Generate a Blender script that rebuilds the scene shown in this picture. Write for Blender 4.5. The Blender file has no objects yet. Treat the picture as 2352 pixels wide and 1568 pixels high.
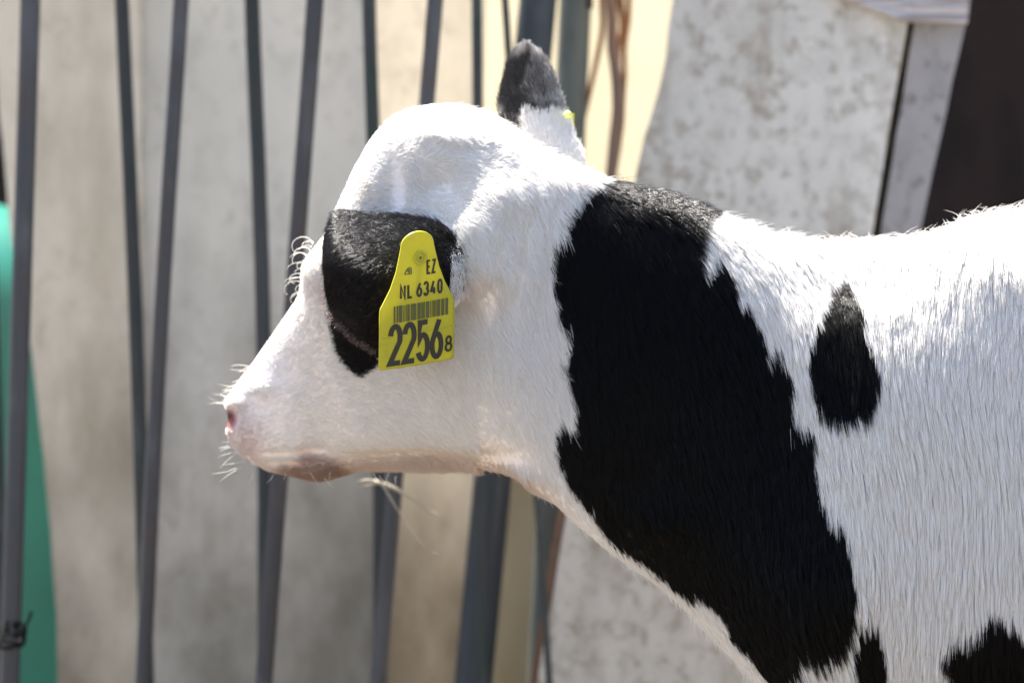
import bpy, math, random
import numpy as np
from mathutils import Vector, kdtree

rng = np.random.default_rng(7)
random.seed(7)
R = math.radians
SC = bpy.context.scene
COL = SC.collection

# ------------------------------------------------------------------ camera
CAM_D, ZC = 4.0, 0.69           # camera 4 m in front of the calf, at the height of its chin
K = 0.70 / 2352                 # metres per photo unit at the calf
cam = bpy.data.cameras.new('camera')
cam_o = bpy.data.objects.new('camera', cam)
COL.objects.link(cam_o)
cam_o.location = (0, -CAM_D, ZC)
cam_o.rotation_euler = (R(90), 0, 0)
cam.sensor_width = 36
cam.lens = 36 * CAM_D / 0.70
cam.clip_end = 2000
cam.dof.use_dof = True
cam.dof.focus_distance = CAM_D - 0.085
cam.dof.aperture_fstop = 5.4
SC.camera = cam_o

# ------------------------------------------------------------------ light
SUN_DIR = Vector((-0.27, 0.34, 0.95)).normalized()      # high, behind the calf, a little left
world = bpy.data.worlds.new('World')
SC.world = world
world.use_nodes = True
wn = world.node_tree
bg = wn.nodes['Background']
sky = wn.nodes.new('ShaderNodeTexSky')
sky.sky_type = 'NISHITA'
sky.sun_disc = False
sky.sun_elevation = math.asin(SUN_DIR.z)
sky.sun_rotation = math.atan2(SUN_DIR.x, SUN_DIR.y)
sky.air_density = 0.78
sky.dust_density = 2.0
sky.ozone_density = 0.6
wn.links.new(sky.outputs[0], bg.inputs[0])
bg.inputs[1].default_value = 0.085
sun = bpy.data.lights.new('sun', 'SUN')
sun.energy = 5.0
sun.angle = R(0.53)
sun.color = (1.0, 0.95, 0.87)
sun_o = bpy.data.objects.new('sun', sun)
COL.objects.link(sun_o)
sun_o.rotation_euler = SUN_DIR.to_track_quat('Z', 'Y').to_euler()
SC.view_settings.view_transform = 'Standard'
SC.view_settings.look = 'None'
SC.view_settings.exposure = 2.42
SC.view_settings.gamma = 1
SC.cycles.max_bounces = 8
SC.cycles.diffuse_bounces = 4
SC.cycles.transmission_bounces = 6
SC.cycles_curves.subdivisions = 1


# ------------------------------------------------------------------ helpers
def P(px, py, y=0.0):
    """photo units at depth y (metres behind the calf's spine) -> metres in the scene"""
    s = K * (CAM_D + y) / CAM_D
    return ((px - 1176) * s, y, ZC + (784 - py) * s)


def P3(a):
    """array (px, depth units, py) -> metres"""
    a = np.asarray(a, float)
    y = a[:, 1] * K
    s = K * (CAM_D + y) / CAM_D
    return np.stack([(a[:, 0] - 1176) * s, y, ZC + (784 - a[:, 2]) * s], 1)


def to_px(w):
    s = K * (CAM_D + w[:, 1]) / CAM_D
    return np.stack([w[:, 0] / s + 1176, 784 - (w[:, 2] - ZC) / s], 1)


def mesh(name, verts, faces, mat=None, parent=None, smooth=True):
    me = bpy.data.meshes.new(name)
    me.from_pydata([tuple(map(float, v)) for v in verts], [], [tuple(map(int, f)) for f in faces])
    me.update()
    if smooth:
        me.shade_smooth()
    if mat:
        me.materials.append(mat)
    o = bpy.data.objects.new(name, me)
    COL.objects.link(o)
    if parent:
        o.parent = parent
    return o


def empty(name, loc=(0, 0, 0)):
    o = bpy.data.objects.new(name, None)
    COL.objects.link(o)
    o.location = loc
    return o


def keep(parent, o):
    o.parent = parent
    o.matrix_parent_inverse.identity()
    return o


def tag(o, label=None, cat=None, group=None, kind=None):
    if label: o['label'] = label
    if cat: o['category'] = cat
    if group: o['group'] = group
    if kind: o['kind'] = kind
    return o


def tube(pts, rad, n=12, flat=None):
    """closed tube through world points; rad scalar or per point"""
    pts = np.asarray(pts, float)
    m = len(pts)
    rad = np.broadcast_to(np.asarray(rad, float), (m,))
    tan = np.gradient(pts, axis=0)
    tan /= np.linalg.norm(tan, axis=1)[:, None] + 1e-12
    ref = np.array([0, 1.0, 0]) if abs(tan[0][1]) < .9 else np.array([1.0, 0, 0])
    V, F = [], []
    u = None
    for i in range(m):
        if u is None:
            u = np.cross(tan[i], ref)
        u = u - tan[i] * np.dot(u, tan[i])
        u /= np.linalg.norm(u) + 1e-12
        v = np.cross(tan[i], u)
        for j in range(n):
            a = 2 * math.pi * j / n
            V.append(pts[i] + rad[i] * (u * math.cos(a) + v * math.sin(a) * (flat or 1)))
    for i in range(m - 1):
        for j in range(n):
            F.append((i * n + j, i * n + (j + 1) % n, (i + 1) * n + (j + 1) % n, (i + 1) * n + j))
    F.append(tuple(range(n))[::-1])
    F.append(tuple((m - 1) * n + j for j in range(n)))
    return V, F


def join(parts):
    V, F = [], []
    for v, f in parts:
        o = len(V)
        V += list(v)
        F += [tuple(i + o for i in q) for q in f]
    return V, F


def smooth_path(pts, n=40):
    pts = np.asarray(pts, float)
    d = np.r_[0, np.cumsum(np.linalg.norm(np.diff(pts, axis=0), axis=1))]
    t = np.linspace(0, d[-1], n)
    return np.stack([cubic(d, pts[:, i], t) for i in range(pts.shape[1])], 1)


def cubic(x, y, t):
    """monotone-ish (pchip style) interpolation"""
    x = np.asarray(x, float); y = np.asarray(y, float)
    h = np.diff(x); dl = np.diff(y) / h
    m = np.zeros_like(y)
    m[1:-1] = (dl[:-1] * h[1:] + dl[1:] * h[:-1]) / (h[1:] + h[:-1])
    m[0], m[-1] = dl[0], dl[-1]
    i = np.clip(np.searchsorted(x, t, side='right') - 1, 0, len(h) - 1)
    s = (t - x[i]) / h[i]
    return ((2*s**3 - 3*s**2 + 1) * y[i] + (s**3 - 2*s**2 + s) * h[i] * m[i]
            + (-2*s**3 + 3*s**2) * y[i+1] + (s**3 - s**2) * h[i] * m[i+1])


_ph = rng.uniform(0, 6.28, (8, 14)); _dr = rng.normal(0, 1, (8, 14, 2))


def wob(px, py, scale, seed=0):
    """smooth pseudo noise about -1..1"""
    o = 0
    for j in range(14):
        d = _dr[seed % 8, j]
        o = o + np.sin((px * d[0] + py * d[1]) / scale * 1.6 + _ph[seed % 8, j])
    return o / 14 ** .5 * .8


def inside(px, py, poly):
    r = np.zeros(len(px), bool)
    n = len(poly)
    for i in range(n):
        x0, y0 = poly[i]; x1, y1 = poly[(i + 1) % n]
        c = (y0 > py) != (y1 > py)
        with np.errstate(divide='ignore', invalid='ignore'):
            xx = (x1 - x0) * (py - y0) / ((y1 - y0) or 1e-9) + x0
        r ^= c & (px < xx)
    return r


# ------------------------------------------------------------------ materials
class NT:
    def __init__(s, name):
        s.m = bpy.data.materials.new(name)
        s.m.use_nodes = True
        s.t = s.m.node_tree
        s.b = s.t.nodes['Principled BSDF']
        s.out = s.t.nodes['Material Output']

    def n(s, typ, **kw):
        x = s.t.nodes.new(typ)
        for k, v in kw.items():
            if k.startswith('i_'):
                x.inputs[k[2:].replace('_', ' ')].default_value = v
            else:
                setattr(x, k, v)
        return x

    def l(s, a, b):
        s.t.links.new(a, b)

    def coords(s, scale=(1, 1, 1)):
        c = s.n('ShaderNodeTexCoord')
        mp = s.n('ShaderNodeMapping')
        mp.inputs['Scale'].default_value = scale
        s.l(c.outputs['Object'], mp.inputs[0])
        return mp.outputs[0]

    def noise(s, vec, scale, detail=5, rough=.55):
        x = s.n('ShaderNodeTexNoise')
        x.inputs['Scale'].default_value = scale
        x.inputs['Detail'].default_value = detail
        x.inputs['Roughness'].default_value = rough
        s.l(vec, x.inputs['Vector'])
        return x.outputs['Fac']

    def ramp(s, fac, stops):
        r = s.n('ShaderNodeValToRGB')
        e = r.color_ramp.elements
        while len(e) < len(stops):
            e.new(.5)
        for i, (p, c) in enumerate(stops):
            e[i].position = p
            e[i].color = (c[0], c[1], c[2], 1) if not isinstance(c, (int, float)) else (c, c, c, 1)
        s.l(fac, r.inputs[0])
        return r.outputs[0]

    def mix(s, fac, a, b, mode='MIX'):
        x = s.n('ShaderNodeMix', data_type='RGBA', blend_type=mode)
        for v, k in ((fac, 0), (a, 6), (b, 7)):
            if isinstance(v, (int, float)):
                x.inputs[k].default_value = v
            elif isinstance(v, tuple):
                x.inputs[k].default_value = (*v, 1)
            else:
                s.l(v, x.inputs[k])
        return x.outputs[2]

    def bump(s, h, strength=.3, dist=.002):
        x = s.n('ShaderNodeBump')
        x.inputs['Strength'].default_value = strength
        x.inputs['Distance'].default_value = dist
        s.l(h, x.inputs['Height'])
        s.l(x.outputs[0], s.b.inputs['Normal'])

    def translucent(s, col, fac):
        tr = s.n('ShaderNodeBsdfTranslucent')
        if isinstance(col, tuple):
            tr.inputs[0].default_value = (*col, 1)
        else:
            s.l(col, tr.inputs[0])
        mx = s.n('ShaderNodeMixShader')
        mx.inputs[0].default_value = fac
        s.l(s.b.outputs[0], mx.inputs[1])
        s.l(tr.outputs[0], mx.inputs[2])
        s.l(mx.outputs[0], s.out.inputs[0])


def simple(name, col, rough=.6, metal=0.0, spec=.5):
    t = NT(name)
    t.b.inputs['Base Color'].default_value = (*col, 1)
    t.b.inputs['Roughness'].default_value = rough
    t.b.inputs['Metallic'].default_value = metal
    t.b.inputs['Specular IOR Level'].default_value = spec
    return t.m


def board_mat(name, base, stain, trans=0.0, tcol=None, streak=1.0, amount=(.52, .72), speck=.5, low_shade=0.0):
    t = NT(name)
    v = t.coords((1, 1, .35))
    v2 = t.coords((1, 1, .8))
    big = t.noise(v, 5.5, 4)
    fine = t.noise(v2, 38, 6)
    c = t.mix(t.ramp(big, [(.35, 0), (.7, 1)]), tuple(x * .84 for x in base), tuple(min(1, x * 1.1) for x in base))
    c = t.mix(t.ramp(t.noise(v, 11 * streak, 6, .6), [(amount[0], 0), (amount[1], .75)]), c, stain)
    c = t.mix(t.ramp(fine, [(.34, .35), (.52, 0)]), c, tuple(x * .6 for x in base))
    sp = t.noise(v2, 85 if speck < .85 else 125, 4, .6)
    cl = t.noise(v2, 14 if speck < .85 else 22, 3)
    m = t.n('ShaderNodeMath', operation='MULTIPLY')
    t.l(t.ramp(sp, [(.54, 0), (.68, 1)] if speck < .85 else [(.48, 0), (.64, .9)]), m.inputs[0])
    t.l(t.ramp(cl, [(.40, 0), (.60, speck)] if speck < .85 else [(.30, .12), (.58, speck)]), m.inputs[1])
    c = t.mix(m.outputs[0], c, stain)
    if low_shade:   # shade painted into the lower part of the colour, ragged upper edge
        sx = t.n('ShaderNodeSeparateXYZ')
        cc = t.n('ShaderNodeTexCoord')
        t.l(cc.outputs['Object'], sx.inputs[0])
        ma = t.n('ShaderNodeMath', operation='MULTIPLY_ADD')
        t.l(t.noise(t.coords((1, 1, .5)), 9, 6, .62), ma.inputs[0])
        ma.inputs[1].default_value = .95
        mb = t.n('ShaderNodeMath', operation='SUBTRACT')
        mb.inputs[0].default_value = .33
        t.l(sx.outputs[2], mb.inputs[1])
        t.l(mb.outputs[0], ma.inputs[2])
        c = t.mix(t.ramp(ma.outputs[0], [(.06, 0), (.44, low_shade)]), c, tuple(x * .62 for x in stain))
    t.l(c, t.b.inputs['Base Color'])
    t.b.inputs['Roughness'].default_value = .75
    t.b.inputs['Specular IOR Level'].default_value = .25
    t.bump(fine, .15, .001)
    if trans:
        t.translucent(tcol or c, trans)
    return t.m


def metal_mat(name, col, rust=(.11, .07, .045), rough=.5, amt=(.55, .7)):
    t = NT(name)
    v = t.coords((1, 1, .4))
    n1 = t.noise(v, 36, 6, .65)
    n2 = t.noise(v, 9, 4)
    c = t.mix(t.ramp(n2, [(.3, 0), (.7, 1)]), tuple(x * .75 for x in col), tuple(x * 1.25 for x in col))
    c = t.mix(t.ramp(n1, [(amt[0], 0), (amt[1], .8)]), c, rust)
    c = t.mix(t.ramp(t.noise(v, 22, 5, .6), [(.54, 0), (.70, .7)]), c, tuple(x * 2.6 for x in col))
    t.l(c, t.b.inputs['Base Color'])
    t.l(t.ramp(n1, [(.3, rough - .1), (.7, rough + .3)]), t.b.inputs['Roughness'])
    t.bump(n1, .25, .0008)
    return t.m


M = {}
M['rod'] = metal_mat('grey_rod_metal', (.030, .031, .034), (.058, .046, .038), .5, (.48, .66))
M['rod_green'] = metal_mat('green_rod_paint', (.024, .028, .027), (.014, .038, .031), .55, (.5, .75))
M['post_blue'] = metal_mat('blue_grey_post_metal', (.020, .027, .033), (.022, .022, .022), .42)
M['post_grey'] = metal_mat('galvanised_post_metal', (.085, .095, .085), (.07, .07, .06), .4)
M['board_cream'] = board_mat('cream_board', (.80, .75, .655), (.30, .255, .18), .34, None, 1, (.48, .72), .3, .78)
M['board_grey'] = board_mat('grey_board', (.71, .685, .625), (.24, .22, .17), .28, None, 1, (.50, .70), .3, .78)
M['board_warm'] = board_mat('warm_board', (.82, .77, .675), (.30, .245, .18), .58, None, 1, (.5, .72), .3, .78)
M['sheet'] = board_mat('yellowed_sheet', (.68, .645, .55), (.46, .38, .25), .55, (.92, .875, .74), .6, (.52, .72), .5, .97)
M['concrete'] = board_mat('mottled_concrete', (.53, .51, .46), (.235, .205, .155), 0, None, 2.2, (.50, .72), .9)
M['concrete_post'] = board_mat('lavender_grey_concrete', (.27, .255, .245), (.10, .092, .078), 0, None, 2.6, (.54, .68), .8)
M['timber'] = board_mat('dark_timber', (.020, .0105, .0075), (.005, .003, .0018), 0, None, .8, (.55, .62))
M['batten'] = board_mat('brown_batten', (.17, .10, .065), (.09, .06, .045), 0, None, 1.5)
M['gap'] = board_mat('dark_gap_brown', (.05, .04, .025), (.02, .018, .012))
M['vine'] = board_mat('dry_vine_bark', (.25, .175, .14), (.24, .11, .045), 0, None, 2.0, (.45, .7))
M['vine_brown'] = board_mat('brown_vine_bark', (.26, .12, .05), (.12, .06, .028), 0, None, 2.0)
M['straw'] = simple('straw', (.34, .30, .22), .7)
M['black'] = simple('black_twine', (.004, .004, .004), .9, 0, .1)
M['steel_dark'] = simple('dark_steel', (.02, .022, .024), .5)
t = NT('green_plastic')
v = t.coords()
t.l(t.mix(t.ramp(t.noise(v, 6, 4), [(.35, 0), (.7, 1)]), (.005, .11, .080), (.009, .165, .12)), t.b.inputs['Base Color'])
t.b.inputs['Roughness'].default_value = .4
M['green'] = t.m
t = NT('strap_plastic')
v = t.coords((3, 3, 34))
t.l(t.ramp(t.noise(v, 4, 3), [(.36, (.17, .10, .065)), (.47, (.36, .32, .30)), (.54, (.40, .385, .39)), (.64, (.22, .19, .18))]), t.b.inputs['Base Color'])
t.b.inputs['Roughness'].default_value = .3
M['strap'] = t.m
t = NT('ground_soil')
v = t.coords()
n1 = t.noise(v, 3, 6); n2 = t.noise(v, 60, 6)
c = t.mix(t.ramp(n1, [(.4, 0), (.62, 1)]), (.085, .068, .048), (.15, .118, .08))
c = t.mix(t.ramp(n2, [(.4, .5), (.6, 0)]), c, (.035, .03, .024))
t.l(c, t.b.inputs['Base Color'])
t.b.inputs['Roughness'].default_value = .9
t.bump(n2, .5, .01)
M['ground'] = t.m

# ------------------------------------------------------------------ ground
g = 600
tag(mesh('ground', [(-g, -g, 0), (g, -g, 0), (g, g, 0), (-g, g, 0)], [(0, 1, 2, 3)], M['ground']), kind='structure')


# ------------------------------------------------------------------ background: boards, fences, posts
def line_x(x0, x1, py):
    return x0 + (x1 - x0) * py / 1568.0


Z_TOP = 1.22


def py_of(z, y):
    return 784 - (z - ZC) / (K * (CAM_D + y) / CAM_D)


def slab(name, left, right, y, th, mat, z0=0.0, z1=Z_TOP, wav=0.0, parent=None, n=60, seed=0, yb=0.0):
    """upright board whose left and right edges follow poly-lines of (px, py); real thickness th"""
    zs = np.linspace(z1, z0, n)
    pys = np.array([py_of(z, y) for z in zs])

    def edge(e, sd):
        e = np.asarray(e, float)
        x = np.interp(pys, e[:, 1], e[:, 0])
        s0 = (e[1, 0] - e[0, 0]) / (e[1, 1] - e[0, 1])
        s1 = (e[-1, 0] - e[-2, 0]) / (e[-1, 1] - e[-2, 1])
        x = np.where(pys < e[0, 1], e[0, 0] + (pys - e[0, 1]) * s0, x)
        x = np.where(pys > e[-1, 1], e[-1, 0] + (pys - e[-1, 1]) * s1, x)
        return x + wav * wob(pys, pys * 0 + sd * 77.0, 55, sd) + wav * .5 * wob(pys, pys * 0 + sd * 31.0, 17, sd + 2)
    L, Rr = edge(left, seed), edge(right, seed + 3)
    c = 8
    V = []
    for i in range(n):
        for j in range(c + 1):
            f = j / c
            yy = y + yb * math.sin(f * math.pi)
            V.append(P(L[i] + (Rr[i] - L[i]) * f, pys[i], yy))
        for j in range(c + 1):
            f = j / c
            q = P(L[i] + (Rr[i] - L[i]) * f, pys[i], y + yb * math.sin(f * math.pi))
            V.append((q[0], q[1] + th, q[2]))
    w = 2 * (c + 1)
    F = []
    for i in range(n - 1):
        a, b = i * w, (i + 1) * w
        for j in range(c):
            F.append((a + j, b + j, b + j + 1, a + j + 1))
            F.append((a + c + 1 + j, a + c + 2 + j, b + c + 2 + j, b + c + 1 + j))
        F.append((a, a + c + 1, b + c + 1, b))
        F.append((a + c, b + c, b + 2 * c + 1, a + 2 * c + 1))
    for i, fl in ((0, 0), (n - 1, 1)):
        a = i * w
        for j in range(c):
            q = (a + j, a + j + 1, a + c + 2 + j, a + c + 1 + j)
            F.append(q if not fl else q[::-1])
    return mesh(name, V, F, mat, parent, smooth=False)


B_LEFT = [(-16, 60), (26, 560), (72, 800), (104, 1080), (122, 1300), (136, 1568)]
YB = 0.62
bg_grp = 'weathered upright boards behind the bars'
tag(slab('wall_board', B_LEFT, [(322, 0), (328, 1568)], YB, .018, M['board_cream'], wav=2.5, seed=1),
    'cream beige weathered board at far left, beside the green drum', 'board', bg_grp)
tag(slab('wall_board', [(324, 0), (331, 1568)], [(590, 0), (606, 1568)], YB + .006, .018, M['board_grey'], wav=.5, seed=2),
    'grey stained board just left of the calf nose, shade painted in low down', 'board', bg_grp)
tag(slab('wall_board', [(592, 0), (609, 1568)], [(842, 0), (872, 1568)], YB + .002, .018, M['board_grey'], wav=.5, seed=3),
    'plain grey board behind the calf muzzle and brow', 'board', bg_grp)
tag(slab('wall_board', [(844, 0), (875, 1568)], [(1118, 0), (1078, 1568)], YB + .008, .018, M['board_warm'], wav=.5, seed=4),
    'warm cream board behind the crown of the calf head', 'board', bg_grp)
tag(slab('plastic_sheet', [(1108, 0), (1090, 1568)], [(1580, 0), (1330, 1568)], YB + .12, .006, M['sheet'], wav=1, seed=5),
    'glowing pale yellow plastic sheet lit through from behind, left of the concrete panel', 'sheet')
tag(slab('plank', [(1085, 820), (1085, 1568)], [(1500, 820), (1500, 1568)], YB + .132, .03, M['timber'], z0=0, z1=.66, seed=1),  # added, unseen: keeps the sun off the sheet's lower part
    'dark plank added out of sight behind the yellow sheet to block the sun low down', 'plank')
tag(slab('concrete_slab', [(1546, 0), (1528, 150), (1496, 270), (1458, 420), (1302, 1180), (1236, 1568)],
         [(2082, 60), (2003, 540), (1834, 1568)], .50, .03, M['concrete'], wav=2.5, seed=6),
    'large pale mottled concrete panel leaning behind the calf neck', 'panel')
tag(slab('gap_strip', [(2083, 60), (2004, 540), (1835, 1568)], [(2099, 60), (2023, 540), (1860, 1568)], .522, .02, M['gap'], wav=1.5, seed=2),  # dark strip put in for the shaded gap between panel and post
    'thin dark brown strip standing in for the dark gap between concrete panel and grey post', 'strip')
tag(slab('concrete_post', [(2099, 60), (2023, 540), (1860, 1568)], [(2216, 60), (2112, 540), (1900, 1568)], .505, .07, M['concrete_post'], wav=1.5, seed=4),
    'lavender grey stained concrete post leaning beside the dark timber wall', 'post')
tag(slab('wood_batten', [(1286, 1150), (1217, 1568)], [(1303, 1150), (1236, 1568)], .503, .02, M['batten'], wav=1, seed=5, z1=.80),
    'narrow reddish brown batten along the lower left edge of the concrete panel', 'batten')

# dark timber wall far behind
tw = empty('timber_wall', (0, 1.5, 0))
for i in range(16):
    x0 = -2.0 + i * .25
    o = mesh('plank', [(x0, 0, 0), (x0 + .244, 0, 0), (x0 + .244, .03, 0), (x0, .03, 0),
                       (x0, 0, 1.5), (x0 + .244, 0, 1.5), (x0 + .244, .03, 1.5), (x0, .03, 1.5)],
             [(0, 1, 5, 4), (1, 2, 6, 5), (2, 3, 7, 6), (3, 0, 4, 7), (4, 5, 6, 7), (3, 2, 1, 0)], M['timber'], tw, False)
    o.location.y = .004 * (i % 2)
for z in (.25, 1.2):
    mesh('rail', [(-2, .035, z), (2, .035, z), (2, .08, z), (-2, .08, z), (-2, .035, z + .1), (2, .035, z + .1), (2, .08, z + .1), (-2, .08, z + .1)],
         [(0, 1, 5, 4), (1, 2, 6, 5), (2, 3, 7, 6), (3, 0, 4, 7), (4, 5, 6, 7), (3, 2, 1, 0)], M['timber'], tw, False)
tag(tw, 'dark brown timber wall in shade behind everything, seen at the far right', 'wall')


def bar_geo(x0, x1, w, y, z0=.06, z1=1.17, bend=0.0, n=14):
    pts, rad = [], []
    for z in np.linspace(z0, z1, n):
        py = py_of(z, y)
        f = min(max(py / 1568, 0), 1)
        pts.append(P(line_x(x0, x1, py) + bend * math.sin(math.pi * f), py, y))
        rad.append(w / 2 * K * (CAM_D + y) / CAM_D)
    return tube(pts, rad, 16)


def fence(y, bars, mat, label):
    r = empty('bar_fence', (0, 0, 0))
    for x0, x1, w, bend in bars:
        v, f = bar_geo(x0, x1, w, y, bend=bend)
        mesh('bar', v, f, mat, r)
    for z in (.055, 1.165):
        v, f = tube([P(-420, py_of(z, y), y), P(1240, py_of(z, y), y)], .015, 16)
        mesh('rail', v, f, mat, r)
    return tag(r, label, 'fence')


fence(.40, [(70, 22, 46, 0), (417, 329, 36, -6), (724, 606, 40, 0), (1000, 868, 37, 0), (-220, -270, 42, 0)], M['rod'],
      'grey steel bar fence leaning left, the nearer of the two fences')
fence(.47, [(279, 337, 33, 6), (577, 608, 35, 13), (846, 872, 32, 10), (1095, 1108, 24, 0), (1160, 1262, 17, 0), (-42, 8, 36, 0)], M['rod_green'],
      'dark greenish bar fence leaning right, just behind the grey bars')

v, f = bar_geo(1236, 1087, 87, .53, .0, 1.2)
tag(mesh('steel_post', v, f, M['post_blue']), 'thick blue grey round steel post passing behind the calf head', 'post')
v, f = bar_geo(1322, 1248, 74, .60, .0, 1.2)
tag(mesh('steel_post', v, f, M['post_grey']), 'paler galvanised steel post right of the thick blue grey post', 'post')

# little dark hook end at the top
v, f = tube([P(1354, -160, .57), P(1354, -60, .57), P(1354, 21, .57)], .0030, 12)
v2, f2 = tube(smooth_path([P(1354, -160, .57), P(1340, -185, .57), P(1318, -186, .565), P(1316, -160, .56)], 12), .0030, 12)
tag(mesh('metal_hook', *join([(v, f), (v2, f2)]), M['steel_dark']), 'short dark metal hook end hanging beside the galvanised post', 'hook')

# dry vine in front of the yellow sheet
vn = empty('dried_vine', P(1400, 900, .60))


def strand(name, pts, w, mat, y, par):
    q = smooth_path([P(a, b, y + (c if False else 0)) for a, b, c in [(p[0], p[1], 0) for p in pts]], 40)
    q += np.stack([wob(q[:, 2] * 3000, q[:, 2] * 0, 60, 3), wob(q[:, 2] * 3000, q[:, 2] * 0, 60, 4), 0 * q[:, 0]], 1) * .0012
    s = K * (CAM_D + y) / CAM_D
    r = np.interp(np.linspace(0, 1, 40), np.linspace(0, 1, len(w)), w) / 2 * s
    v, f = tube(q, r, 12)
    o = mesh(name, np.array(v) - np.array(par.location), f, mat, par)
    return o


strand('stem', [(1402, -330), (1404, 0), (1413, 150), (1419, 250), (1404, 400), (1398, 560), (1392, 1000)], [28, 26, 26, 26, 34, 34, 28], M['vine'], .60, vn)
strand('branch', [(1378, -330), (1384, 20), (1384, 90), (1360, 180), (1342, 270), (1326, 380), (1318, 560), (1312, 900)], [16, 14, 13, 12, 12, 10, 8], M['vine_brown'], .61, vn)
strand('branch', [(1452, -330), (1446, 0), (1437, 130), (1430, 230), (1430, 290), (1414, 380), (1404, 450)], [16, 15, 14, 12, 13, 14], M['vine_brown'], .605, vn)
strand('branch', [(1424, -330), (1426, 0), (1430, 60), (1424, 130), (1421, 190)], [40, 36, 26, 14, 6], M['vine_brown'], .62, vn)
tag(vn, 'forked brown dry vine stems hanging in front of the yellow sheet', 'vine')

# plastic strap round panel and post
def strap():
    parts = []
    rows = [(0, -8), (14, 0), (28, 10), (44, 18), (60, 30), (76, 44)]
    V, F = [], []
    cols = [(1905, -14), (1960, 8), (2030, 32), (2078, 48), (2110, 50), (2160, 52), (2222, 56)]
    n = 40
    base = smooth_path([(a, b) for a, b in cols], n)
    band = []
    for r in range(13):
        up = r * 9.5
        for i in range(n):
            f = i / (n - 1)
            rip = 1.5 * math.sin(r * 1.4 + i * .12) + 4 * math.exp(-((base[i, 0] - 2085) / 30) ** 2)
            lift = (1 + .55 * math.sin(r * 1.9)) * .003
            band.append(P(base[i, 0] + up * .10, base[i, 1] - up * (.95 + .4 * max(0, .5 - f)) + rip * .6, .492 - lift - .004 * math.exp(-((base[i, 0] - 2085) / 40) ** 2)))
    m = len(band)
    V = band + [(a, b + .0016, c) for a, b, c in band]
    for r in range(12):
        for i in range(n - 1):
            a = r * n + i
            F.append((a, a + 1, a + n + 1, a + n))
            F.append((m + a, m + a + n, m + a + n + 1, m + a + 1))
    for i in range(n - 1):
        F.append((i, m + i, m + i + 1, i + 1))
        a = 12 * n + i
        F.append((a, a + 1, m + a + 1, m + a))
    for r in range(12):
        a = r * n
        F.append((a, a + n, m + a + n, m + a))
        a = r * n + n - 1
        F.append((a, m + a, m + a + n, a + n))
    return mesh('plastic_strap', V, F, M['strap'])


tag(strap(), 'rumpled grey and brown plastic strap tying concrete panel to post at the top', 'strap')


# green plastic drum with a domed top behind the left board
def lathe(prof, n=48):
    V, F = [], []
    for r, z in prof:
        for j in range(n):
            a = 2 * math.pi * j / n
            V.append((r * math.cos(a), r * math.sin(a), z))
    m = len(prof)
    for i in range(m - 1):
        for j in range(n):
            F.append((i * n + j, i * n + (j + 1) % n, (i + 1) * n + (j + 1) % n, (i + 1) * n + j))
    F.append(tuple(range(n))[::-1]); F.append(tuple((m - 1) * n + j for j in range(n)))
    return V, F


gd = empty('plastic_drum')
s = K * (CAM_D + .9) / CAM_D
top = ZC + (784 - 462) * s
prof = [(.13, 0), (.15, .02), (.155, .3), (.158, .5), (.15, top - .16)]
for a in np.linspace(.15, 1, 14):
    prof.append((.15 * math.cos(a * math.pi / 2) ** .85 + .0005, top - .16 + .16 * math.sin(a * math.pi / 2)))
v, f = lathe(prof)
mesh('shell', v, f, M['green'], gd)
v, f = lathe([(.159, .28), (.165, .285), (.165, .30), (.159, .305)])
mesh('rim', v, f, M['green'], gd)
gd.location = (P(-105, 0, .9)[0], .9, 0)
tag(gd, 'green plastic drum with domed top standing at the left edge behind the boards', 'drum')

# black twine knot on the leftmost bar
pts = []
cx, cy_, cz = P(28, 1462, .385)
for i in range(60):
    a = i / 60 * 6.28 * 2.3
    pts.append((cx + .009 * math.cos(a) + .002 * math.sin(i * .7), cy_ - .010 + .013 * math.sin(a) + .006, cz + .004 * math.sin(a * 1.7) + .007 * math.sin(i * .23)))
pts2 = smooth_path([P(40, 1455, .372), P(58, 1436, .37), P(66, 1420, .372), P(72, 1405, .374)], 14)
tag(mesh('twine_knot', *join([tube(pts, .0013, 8), tube(pts2, .0012, 8)]), M['black']),
    'small black twine knot tied low on the leftmost bar', 'knot')

# straw stalks by the chin
STRAW = [([(858, 1104), (900, 1118), (960, 1155), (1012, 1186)], .0015, .30),
         ([(868, 1098), (895, 1140), (935, 1205), (980, 1262)], .0007, .27),
         ([(996, 1270), (1018, 1275)], .0010, .27),
         ([(820, 1108), (850, 1102), (872, 1110)], .0012, .24),
         ([(830, 1118), (858, 1112), (880, 1106)], .0010, .24)]
SL = ['thick pale straw stalk slanting down right below the calf chin', 'thin long straw stalk under the thick one below the chin',
      'tiny loose straw tip at the lower end of the thin stalk', 'short pale straw wisp poking left under the chin, upper of two',
      'short pale straw wisp poking left under the chin, lower of two']
for (pp, r_, y_), lb in zip(STRAW, SL):
    q = smooth_path([P(a, b, y_) for a, b in pp], 14)
    tag(mesh('straw_stalk', *tube(q, np.linspace(r_, r_ * .4, 14), 8), M['straw']), lb, 'straw', 'straw stalks under the chin')

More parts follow.
